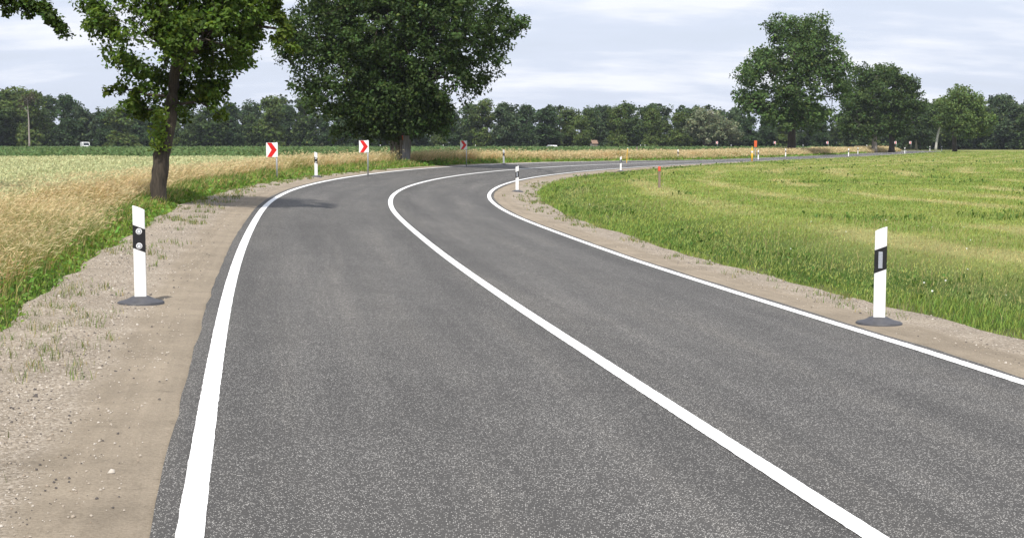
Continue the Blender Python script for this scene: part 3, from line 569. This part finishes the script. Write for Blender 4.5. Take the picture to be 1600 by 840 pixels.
D4 = 232.; b = at(1366, 238, D4); b[2] = 0; tk = [b, at(1366, 205, D4), at(1362, 160, D4), at(1360, 120, D4)]
make_tree('maple_tree', 'mid sized roadside tree just right of the tallest one, pale lower trunk', 'tree', tk, [.45, .40, .26, .1], px_lobes([(1345, 116, 17), (1375, 118, 18), (1360, 150, 30), (1330, 160, 20), (1335, 192, 24), (1366, 196, 22), (1322, 135, 12)], D4, .9, .6), 17000, .46, 1.0, (.068, .112, .034), M['bark_pale'], twig=.06, gap=.25, cull=.2, limb_from=2.5, nlimb=8)
D4 = 236.; b = at(1393, 238, D4); b[2] = 0; tk = [b, at(1393, 205, D4), at(1398, 160, D4), at(1400, 120, D4)]
make_tree('maple_tree', 'roadside tree with lopsided crown leaning right and a dark trunk', 'tree', tk, [.5, .42, .26, .1], px_lobes([(1388, 118, 19), (1412, 130, 18), (1427, 142, 11), (1402, 162, 27), (1402, 196, 23), (1436, 166, 13), (1380, 180, 18)], D4, .9, .6), 17000, .46, 1.0, (.060, .100, .030), M['bark'], twig=.06, gap=.25, cull=.2, limb_from=2.5, nlimb=8)
D5 = 250.; b = at(1492, 237, D5); b[2] = 0; tk = [b, at(1491, 210, D5), at(1495, 180, D5), at(1500, 145, D5)]
make_tree('maple_tree', 'small rounded light green tree with slim trunk at the far end of the road', 'tree', tk, [.4, .34, .22, .1], px_lobes([(1500, 148, 17), (1482, 163, 15), (1519, 163, 18), (1500, 183, 25), (1534, 188, 16), (1473, 188, 13), (1538, 203, 10), (1500, 203, 18)], D5, .9, .6), 15000, .46, 1.0, (.115, .175, .050), M['bark'], twig=.06, limb_from=2.5, nlimb=8)
D6 = 286.; b = at(1462, 226, D6); b[2] = 0; tk = [b, at(1465, 212, D6), at(1469, 196, D6), at(1470, 175, D6)]
make_tree('birch_tree', 'birch with leaning bright white trunk behind the far bend', 'tree', tk, [.26, .22, .18, .06], px_lobes([(1462, 178, 14), (1478, 184, 12), (1450, 188, 10)], D6, .9, .6), 5000, .5, 1.1, (.048, .080, .026), M['bark_birch'], twig=.05)
b = at(1432, 228, D6 + 12); b[2] = 0; tk = [b, at(1431, 200, D6 + 12), at(1424, 186, D6 + 12), at(1422, 170, D6 + 12)]
make_tree('slender_tree', 'dark leafy tree with slim stem behind the bush right of the twin roadside trees', 'tree', tk, [.25, .2, .2, .06], px_lobes([(1440, 176, 18), (1424, 168, 14), (1455, 190, 12), (1428, 205, 12), (1440, 210, 12), (1418, 212, 9)], D6 + 12, .9, .6), 9000, .55, 1.2, (.046, .078, .026), M['bark_pale'], twig=.05)
b = at(1438, 228, 300); b[2] = 0
make_tree('bush', 'low rounded olive green bush beside the far bend', 'bush', [b, b + [0, 0, 1], b + [0, 0, 2]], [.12, .1, .05], px_lobes([(1438, 216, 10), (1428, 220, 7), (1447, 220, 7)], 300, .9, .6), 2500, .45, .8, (.06, .085, .028), M['bark'], twig=.04)

# wood behind the fields: prototypes, then copies
def proto(hh, wd, tint, n=6500, leaf=.58, low=.03):
    lobes = []
    for k in range(16):
        u = random.random(); z = hh * (low + .10 + (.9 - low - .10) * u); r = wd * .5 * (1 - .55 * abs(u - .35)) ; a = random.uniform(0, 6.3); q = r * .6 * random.random() ** .5
        lobes.append((math.cos(a) * q, math.sin(a) * q, z, r * random.uniform(.42, .62)))
    lobes.append((0, 0, hh * .88, wd * .2))
    return make_tree('forest_tree', None, None, [(0, 0, 0), (.1, 0, hh * .3), (0, .1, hh * .85)], [.26, .2, .06], lobes, n, leaf, 1.0, tint, M['bark'], twig=.05, var=.3, ring=6)
PR = [proto(11, 7.5, (.066, .106, .034)), proto(11, 6.2, (.050, .088, .034)), proto(11, 8.2, (.092, .134, .036)), proto(11, 7.0, (.100, .145, .040), low=.0), proto(11, 6.5, (.068, .104, .048), low=.0)]
SKX = [-260, -120, 0, 30, 60, 100, 122, 140, 165, 190, 215, 300, 340, 400, 440, 600, 700, 760, 800, 850, 900, 940, 985, 1010, 1050, 1100, 1130, 1300, 1450, 1550, 1600, 1750, 1900]
SKY = [140, 136, 138, 141, 148, 151, 156, 178, 173, 168, 168, 170, 164, 157, 152, 158, 166, 161, 163, 166, 168, 168, 160, 161, 171, 166, 172, 165, 160, 153, 151, 150, 150]
FG = 'trees along the edge of the far wood'
first = set()
def forest(x, D, ytop, pi, label, group=FG, wid=1.0, tree_cat='tree'):
    p = PR[pi]; o = p if pi not in first else copy_tree(p); first.add(pi)
    b = at(x, 230, D); hgt = at(x, ytop, D)[2]; s = hgt / 10.6
    o.location = (b[0], D, 0); o.scale = (s * wid, s * wid, s); o.rotation_euler = (0, 0, random.uniform(0, 6.3)); tag(o, label, tree_cat, group); return o
LB = 'dark green leafy tree in the unbroken edge of the far wood'
x = -150
while x < 1760:
    yt = np.interp(x, SKX, SKY) + random.choice([-2, 1, 4, 8, 14, 22]); D = random.uniform(322, 346)
    if not (128 < x < 150): forest(x, D, yt, random.choice([0, 0, 1, 1, 2, 3, 4]), LB, wid=random.uniform(.9, 1.4))
    x += random.uniform(20, 36)
for xx, yy, pi, lb in ((44, 150, 1, None), (908, 182, 3, 'round bushy tree before the far wood, left of the pair of dark round trees'), (964, 170, 2, 'left one of two dark round trees in front of the far wood'), (1018, 174, 2, 'right one of two dark round trees in front of the far wood')):
    if lb: forest(xx, 312, yy, pi, lb, None, .9)
# silvery willow
Dw = 318.; b = at(1100, 229, Dw); b[2] = 0
make_tree('willow_tree', 'pale silvery green willow in front of the wood left of the tallest tree', 'tree', [b, b + [0, 0, 3], b + [.3, 0, 6]], [.4, .3, .12], px_lobes([(1098, 184, 16), (1115, 190, 15), (1085, 198, 14), (1125, 202, 16), (1105, 208, 18), (1140, 200, 12), (1150, 212, 10)], Dw, .9, .5), 9000, .55, 1.0, (.20, .235, .135), M['bark'], twig=.05)
# bare pale pine trunk at the left wood
b = at(46, 229, 312); b[2] = 0
make_tree('pine_tree', 'thin pale bare trunk tree standing out before the left wood', 'tree', [b, at(45, 190, 312), at(43, 160, 312)], [.22, .16, .06], px_lobes([(40, 158, 9), (50, 152, 8), (36, 168, 6)], 312, .8, .5), 700, .4, .9, (.075, .07, .04), M['bark_pale'], twig=.05)
# deep wood behind: one mass
parts = []
for row, (D, k) in enumerate(((352, 2300), (372, 2300))):
    nn = 46; lobes = []
    for i in range(nn):
        xx = -200 + i * 45 + random.uniform(-15, 15); yt = np.interp(xx, SKX, SKY) + random.uniform(-2, 6) ; top = at(xx, yt, D)
        w_ = random.uniform(3, 4.2)
        for z in (.02, .13, .28, .5, .78): lobes.append((top[0] + random.uniform(-1, 1), D + random.uniform(-3, 3), top[2] * z, w_ * (1.1 - .25 * z)))
        lobes.append((top[0], D, top[2] - 1.6, 1.7))
    parts.append(crown_arr(lobes, 120000, .9, 1.3, (.052, .082, .036), .3)[0])
stuff('woodland', parts, M['leaf'], 'deep mass of the far wood behind its front trees', 'woodland')

# ------------------------------------------------------------------ plank guard round the big lime
gb = at(626, 261, D2); gz = zground(np.array([gb[0]]), np.array([gb[1]]))[0]
g = empty('plank_guard', (gb[0], gb[1], gz), 'ring of weathered upright planks tied round the big tree trunk', 'tree guard')
for k in range(9):
    a = R(150 + k * 26); r0 = .53; hh = 1.50 + .04 * math.sin(k * 3)
    mb = MB().box(-.105, .105, -.015, .015, -.1, hh); o = mb.build('plank', M['plank'], g, (r0 * math.cos(a), r0 * math.sin(a), 0), bevel=.004); o.rotation_euler = (R(3), 0, a - R(90))
    o.rotation_euler = (R(4), 0, a + R(90))
mb = MB().box(-.22, .22, -.02, .02, -.1, 1.78); o = mb.build('plank', M['plank_grey'], g, (.36, -.55, 0), bevel=.005); o.rotation_euler = (0, 0, R(12)); o['label'] = 'wide grey plank taller than the others'
mb = MB().box(-.222, -.16, -.026, .02, 1.40, 1.782); q = mb.build('painted_mark', M['red_paint'], o)
for z in (.35, 1.2): MB().tube([(.56 * math.cos(R(k * 20)), .56 * math.sin(R(k * 20)), z) for k in range(19)], [.008] * 19, 5, False).build('wire', M['steel'], g)

# ------------------------------------------------------------------ delineator posts
PROF = [(-.06, .006), (-.054, 0), (.054, 0), (.06, .006), (.06, .03), (.028, .092), (.015, .10), (-.015, .10), (-.028, .092), (-.06, .03)]
def grow(p, e): return [(x + (e if x > 0 else -e), y + (e if y > .03 else -e)) for x, y in p]
def make_post(side):
    """side +1: left of the road (slopes down to the right, two round reflectors); -1: right of the road (bar reflector)"""
    root = empty('delineator_post', (0, 0, 0)); k = -.40 * side
    zb = lambda c: (lambda x: c + k * x)
    MB().prism(PROF, lambda x: .03, zb(.978)).build('post_body', M['white'], root, bevel=.004)
    MB().prism(grow(PROF, .0025), zb(.546), zb(.783)).build('black_band', M['black'], root)
    if side > 0:
        for z in (.738, .59):
            mb = MB().lathe([(.024, .003), (.024, .006), (.014, .0065), (.013, .004), (.0, .004)], 20); o = mb.build('reflector', M['lens'], root, (0, -.0028, z), True); o.rotation_euler = (R(90), 0, 0)
            mb = MB().lathe([(.031, 0), (.031, .004), (.0, .0042)], 20); q = mb.build('reflector_rim', M['sign_white'], o)
    else:
        MB().box(-.022, .020, -.008, -.0028, .575, .745).build('reflector', M['lens'], root, bevel=.003)
    mb = MB(); n = 20; prof = [(.235, -.02), (.235, .012), (.225, .02), (.15, .038), (.085, .07), (.0, .072)]
    v = []; 
    for r_, z in prof:
        for a in range(n): q = 2 * math.pi * a / n; v.append((r_ * math.cos(q), r_ * math.sin(q) * .92 + .04, z))
    f = [(i * n + a, i * n + (a + 1) % n, (i + 1) * n + (a + 1) % n, (i + 1) * n + a) for i in range(len(prof) - 1) for a in range(n)]
    mb.add(v, f); mb.build('rubber_foot', M['rubber'], root, smooth=True)
    return root
PL, PR_ = make_post(1), make_post(-1); used = set()
def post(x, Z, side, label, face=0, z=None, lean=0):
    p = PL if side > 0 else PR_; o = p if side not in used else copy_tree(p); used.add(side)
    X = (x - 800) / F * (Z * math.cos(PITCH)) / math.cos(PITCH); Y = Z
    s, t, i = st_of(np.array([X]), np.array([Y]))
    zz = zroad(i, np.clip(t, -5.2, 5.2))[0] - .0 if z is None else z
    o.location = (X, Y, zz); o.rotation_euler = (0, R(lean), R(face)); tag(o, label, 'delineator post', 'white reflector posts along the road'); return o
post(216, 14.0, 1, 'nearest white post on the left shoulder, black band with two round reflectors', 12)
post(1378, 14.05, -1, 'nearest white post on the right shoulder, black band with a bar reflector', -14)
post(494.5, 54.6, 1, 'white post between the first and second red chevron signs', 4)
post(808, 53.4, -1, 'white post inside the bend on the gravel where the road turns', -3)
post(787, 92, 1, 'white post on the outer road edge right of the third chevron sign', -8)
post(969.5, 93, -1, 'white post on the inner road edge left of the red topped stake', -10)
post(1058.5, 134, 1, 'white post on the outer edge between the yellow stick and the orange marker', -18)
post(1183.5, 133, -1, 'white post beside the yellow marker post with its foot in the grass', -20, .0)
post(1226, 162, 1, 'white post just left of the tallest tree trunk', -20)
post(1324, 164, -1, 'left one of two white posts before the twin roadside trees', -22)
post(1338.5, 196, 1, 'right one of two white posts before the twin roadside trees', -22)
post(1411.5, 201, -1, 'white post on the inner edge right of the dark twin trunk', -22)
post(1352, 268, 1, 'tiny white post left of the pale trunk beside the far road', -22, .25)
post(1450.5, 262, 1, 'white post at the far end of the road left of the white birch trunk', -20)
post(1469, 256, -1, 'white post at the far end of the road right of the white birch trunk', -20)
for xx in (595, 620, 693, 743, 1000, 1007, 1141, 1253):
    post(xx, 283.5, 1, 'tiny far white post peeking over the maize field before the wood', 0, .22)

# ------------------------------------------------------------------ chevron signs
def make_sign():
    root = empty('chevron_sign', (0, 0, 0))
    MB().tube([(0, 0, -.2), (0, 0, 1.62)], [.030, .030], 12).build('pole', M['steel'], root, smooth=True)
    w, h = .42, .52; x1 = .05; x0 = x1 - w; z0 = 1.08
    pn = MB().box(x0, x1, -.052, -.040, z0, z0 + h).build('sign_panel', M['sign_white'], root, bevel=.004)
    cx = x0 + .06; V = [(x0 + .035, z0 + h - .004), (x0 + .195, z0 + h - .004), (x1 - .035, z0 + h / 2), (x0 + .195, z0 + .004), (x0 + .035, z0 + .004), (x0 + .195, z0 + h / 2)]
    v = [(a, -.0545, b) for a, b in V] + [(a, -.0530, b) for a, b in V]; f = [(0, 5, 2, 1), (5, 4, 3, 2)] + [(i, (i + 1) % 6, 6 + (i + 1) % 6, 6 + i) for i in range(6)]
    MB().add(v, f).build('chevron', M['sign_red'], pn)
    mb = MB()
    for z in (z0 + .1, z0 + h - .1): mb.box(-.05, .048, -.0395, .036, z - .015, z + .015)
    mb.build('clamp', M['steel'], pn); return root
sg = make_sign()
for k, (x, Z, lab, fc, zt) in enumerate(((433.5, 50.2, 'first and nearest red and white chevron sign on a grey pole left of the road', 2, None), (575.5, 59.5, 'middle red and white chevron sign on a grey pole left of the big tree', 0, None), (729, 83.5, 'shaded red and white chevron sign on a grey pole right of the plank wrapped trunk', -6, None),
        (1120, 296, 'far tiny chevron sign before the pale willow', 5, .3), (1210, 296, 'far tiny chevron sign just left of the tallest tree trunk', 5, .3), (1292, 294, 'far tiny chevron sign between the tallest tree and the twin trees', -10, .3), (1398, 292, 'far tiny chevron sign behind the dark twin trunk', -15, .3), (1421, 290, 'far tiny chevron sign between the twin trees and the bush', -20, .3))):
    o = sg if k == 0 else copy_tree(sg); X = (x - 800) / F * Z; s, t, i = st_of(np.array([X]), np.array([Z]))
    zz = zroad(i, np.clip(t, -5.2, 5.2))[0] if zt is None else zt
    if zt is None:
        top = at(x, (223, 219.5, 220)[k], Z)[2]; zz = min(top - 1.6, zz + .25)
    o.location = (X, Z, zz); o.rotation_euler = (0, 0, R(fc)); tag(o, lab, 'chevron sign', 'chevron signs round the bend')

# ------------------------------------------------------------------ stakes and markers
def gz_at(X, Y): return zground(np.array([X]), np.array([Y]))[0]
p = at(1030, 292, 53.5); r_ = empty('wooden_stake', (p[0], p[1], gz_at(p[0], p[1])), 'weathered wooden stake with orange red painted top in the meadow', 'stake')
MB().tube([(0, 0, -.2), (.005, 0, .4), (.0, 0, .70)], [.055, .05, .048], 10).build('shaft', M['stake'], r_, smooth=False)
MB().lathe([(.052, .66), (.056, .67), (.056, .80), (.044, .835), (0, .84)], 10).build('painted_top', M['red_paint'], r_)
Z = 128.; p = at(1175, 250, Z); r_ = empty('marker_post', (p[0], Z, gz_at(p[0], Z)), 'yellow pipeline marker post with white cap beside the inner road edge', 'marker post')
MB().tube([(0, 0, -.2), (0, 0, 1.15)], [.075, .075], 10).build('shaft', M['yellow'], r_, smooth=True)
MB().lathe([(.08, .98), (.085, 1.0), (.085, 1.16), (.0, 1.17)], 10).build('white_band', M['sign_white'], r_, (0, 0, -.13))
MB().lathe([(.078, 1.15), (.082, 1.17), (.03, 1.38), (0, 1.39)], 10).build('cap', M['yellow'], r_)
Z = 136.; p = at(1180, 250, Z); r_ = empty('marker_board', (p[0], Z, gz_at(p[0], Z)), 'upright orange board on a grey pole behind the yellow marker post', 'marker board')
MB().tube([(0, 0, -.2), (0, 0, 1.95)], [.035, .035], 8).build('pole', M['steel'], r_)
MB().box(-.14, .14, -.07, -.036, 1.32, 1.96).build('board', M['orange'], r_, bevel=.01)
Z = 112.; p = at(979, 251, Z); r_ = empty('marker_stick', (p[0], Z, gz_at(p[0], Z)), 'thin leaning yellow stick in the dry grass beyond the road', 'stick')
MB().tube([(0, 0, -.2), (.04, 0, .8), (.09, 0, 1.28)], [.03, .028, .025], 8).build('shaft', M['yellow'], r_); MB().lathe([(.032, 0), (.032, .07), (0, .075)], 8).build('tip', M['sign_white'], r_, (.085, 0, 1.24))
Z = 150.; p = at(995, 246, Z); r_ = empty('wooden_stake', (p[0], Z, gz_at(p[0], Z)), 'plain grey brown stake at the edge of the maize field', 'stake')
MB().tube([(0, 0, -.2), (0, 0, 1.22)], [.10, .085], 8).build('shaft', M['stake'], r_); MB().lathe([(.085, 1.221), (.08, 1.25), (0, 1.27)], 8).build('cap', M['plank_grey'], r_)

# ------------------------------------------------------------------ far traffic and shed
def make_car():
    root = empty('parked_car', (0, 0, 0))
    prof = [(-2.1, .32), (2.1, .32), (2.15, .62), (2.05, .82), (1.15, .92), (.55, 1.42), (-1.2, 1.46), (-1.95, .98), (-2.15, .9)]
    n = len(prof); v = [(x, y * (1 if z < 1 else .8), z) for y in (-.86, .86) for x, z in prof]
    MB().add(v, [tuple(range(n))] + [tuple(range(n, 2 * n))[::-1]] + [(k, n + k, n + (k + 1) % n, (k + 1) % n) for k in range(n)]).build('body', M['car_paint'], root, bevel=.05)
    for s in (-1, 1):
        y = s * .79; w = MB(); q = [(.95, .96), (.52, 1.34), (-1.15, 1.38), (-1.6, 1.0)]
        w.add([(x, s * (.865 if z < 1.1 else .725), z) for x, z in q] + [(x, s * (.835 if z < 1.1 else .70), z) for x, z in q], [(0, 1, 2, 3), (7, 6, 5, 4), (0, 4, 5, 1), (1, 5, 6, 2), (2, 6, 7, 3), (3, 7, 4, 0)]).build('window', M['glass'], root)
        for xx in (-1.3, 1.35):
            o = MB().lathe([(.0, -.1), (.31, -.1), (.32, -.06), (.32, .06), (.31, .1), (0, .1)], 18).build('wheel', M['rubber'], root, (xx, s * .78, .32)); o.rotation_euler = (R(90), 0, 0)
            MB().lathe([(.0, -.108), (.19, -.108), (.19, .108), (0, .108)], 14).build('rim', M['steel'], o)
        MB().box(2.0, 2.13, s * .6 - .16, s * .6 + .16, .60, .74).build('headlight', M['lens'], root, bevel=.02)
    return root
car = make_car(); p = at(864, 228, 289); car.location = (p[0], 289, -.35); car.rotation_euler = (0, 0, R(-70)); tag(car, 'white car on the far road, roof just above the maize', 'car')
p = at(138, 228, 290); cv = empty('white_van', (p[0], 288, .05), 'white van on the far road at the gap in the left wood', 'van', rz=R(-60)); cv.scale = (.85, .85, .85)
prof = [(-1.5, .35), (1.35, .35), (1.4, .85), (1.05, 1.1), (.72, 1.95), (-1.45, 2.0)]
n = len(prof); MB().add([(x, y, z) for y in (-.85, .85) for x, z in prof], [tuple(range(n)), tuple(range(n, 2 * n))[::-1]] + [(k, n + k, n + (k + 1) % n, (k + 1) % n) for k in range(n)]).build('body', M['car_paint'], cv, bevel=.06)
MB().add([(1.045, -.7, 1.16), (1.045, .7, 1.16), (.765, .66, 1.86), (.765, -.66, 1.86), (1.0, -.7, 1.15), (1.0, .7, 1.15), (.72, .66, 1.85), (.72, -.66, 1.85)], [(0, 1, 2, 3), (7, 6, 5, 4), (0, 4, 5, 1), (1, 5, 6, 2), (2, 6, 7, 3), (3, 7, 4, 0)]).build('windscreen', M['glass'], cv)
for s in (-1, 1):
    for xx in (-1.0, .9):
        o = MB().lathe([(.0, -.1), (.31, -.1), (.31, .1), (0, .1)], 16).build('wheel', M['rubber'], cv, (xx, s * .78, .33)); o.rotation_euler = (R(90), 0, 0)
    MB().box(.1, .75, s * .852 - .006, s * .852 + .006, 1.2, 1.75).build('window', M['glass'], cv)
p = at(932, 229, 309.5); sh = empty('shed', (p[0], 319, 0), 'small shed with brown tiled roof among the trees of the wood', 'shed', rz=R(20)); sh.scale = (.6, .6, .72)
MB().box(-1.1, 1.1, -1, 1, 0, 1.9).build('wall', M['wall'], sh)
MB().add([(-1.3, -1.25, 1.85), (1.3, -1.25, 1.85), (1.3, 0, 2.95), (-1.3, 0, 2.95), (-1.3, 1.25, 1.85), (1.3, 1.25, 1.85), (-1.3, -1.25, 1.95), (1.3, -1.25, 1.95), (1.3, 0, 3.05), (-1.3, 0, 3.05), (-1.3, 1.25, 1.95), (1.3, 1.25, 1.95)],
         [(0, 3, 2, 1), (3, 4, 5, 2), (6, 7, 8, 9), (9, 8, 11, 10), (0, 1, 7, 6), (4, 10, 11, 5), (0, 6, 9, 3), (3, 9, 10, 4), (1, 2, 8, 7), (2, 5, 11, 8)]).build('roof', M['roof_tile'], sh)
MB().box(-.4, .4, -1.04, -1.003, .02, 1.7).build('door', M['stake'], sh)

# ------------------------------------------------------------------ summer haze
hz = MB().box(-420, 420, -20, 420, -5, 30); m = bpy.data.materials.new('haze'); m.use_nodes = True; nd = m.node_tree.nodes; nd.remove(nd['Principled BSDF'])
pv = nd.new('ShaderNodeVolumePrincipled'); pv.inputs['Density'].default_value = .00014; pv.inputs['Color'].default_value = (.80, .86, .95, 1); pv.inputs['Anisotropy'].default_value = .2
m.node_tree.links.new(pv.outputs[0], nd['Material Output'].inputs['Volume']); tag(hz.build('haze', m), 'thin pale summer haze over the fields', 'haze', kind='stuff')
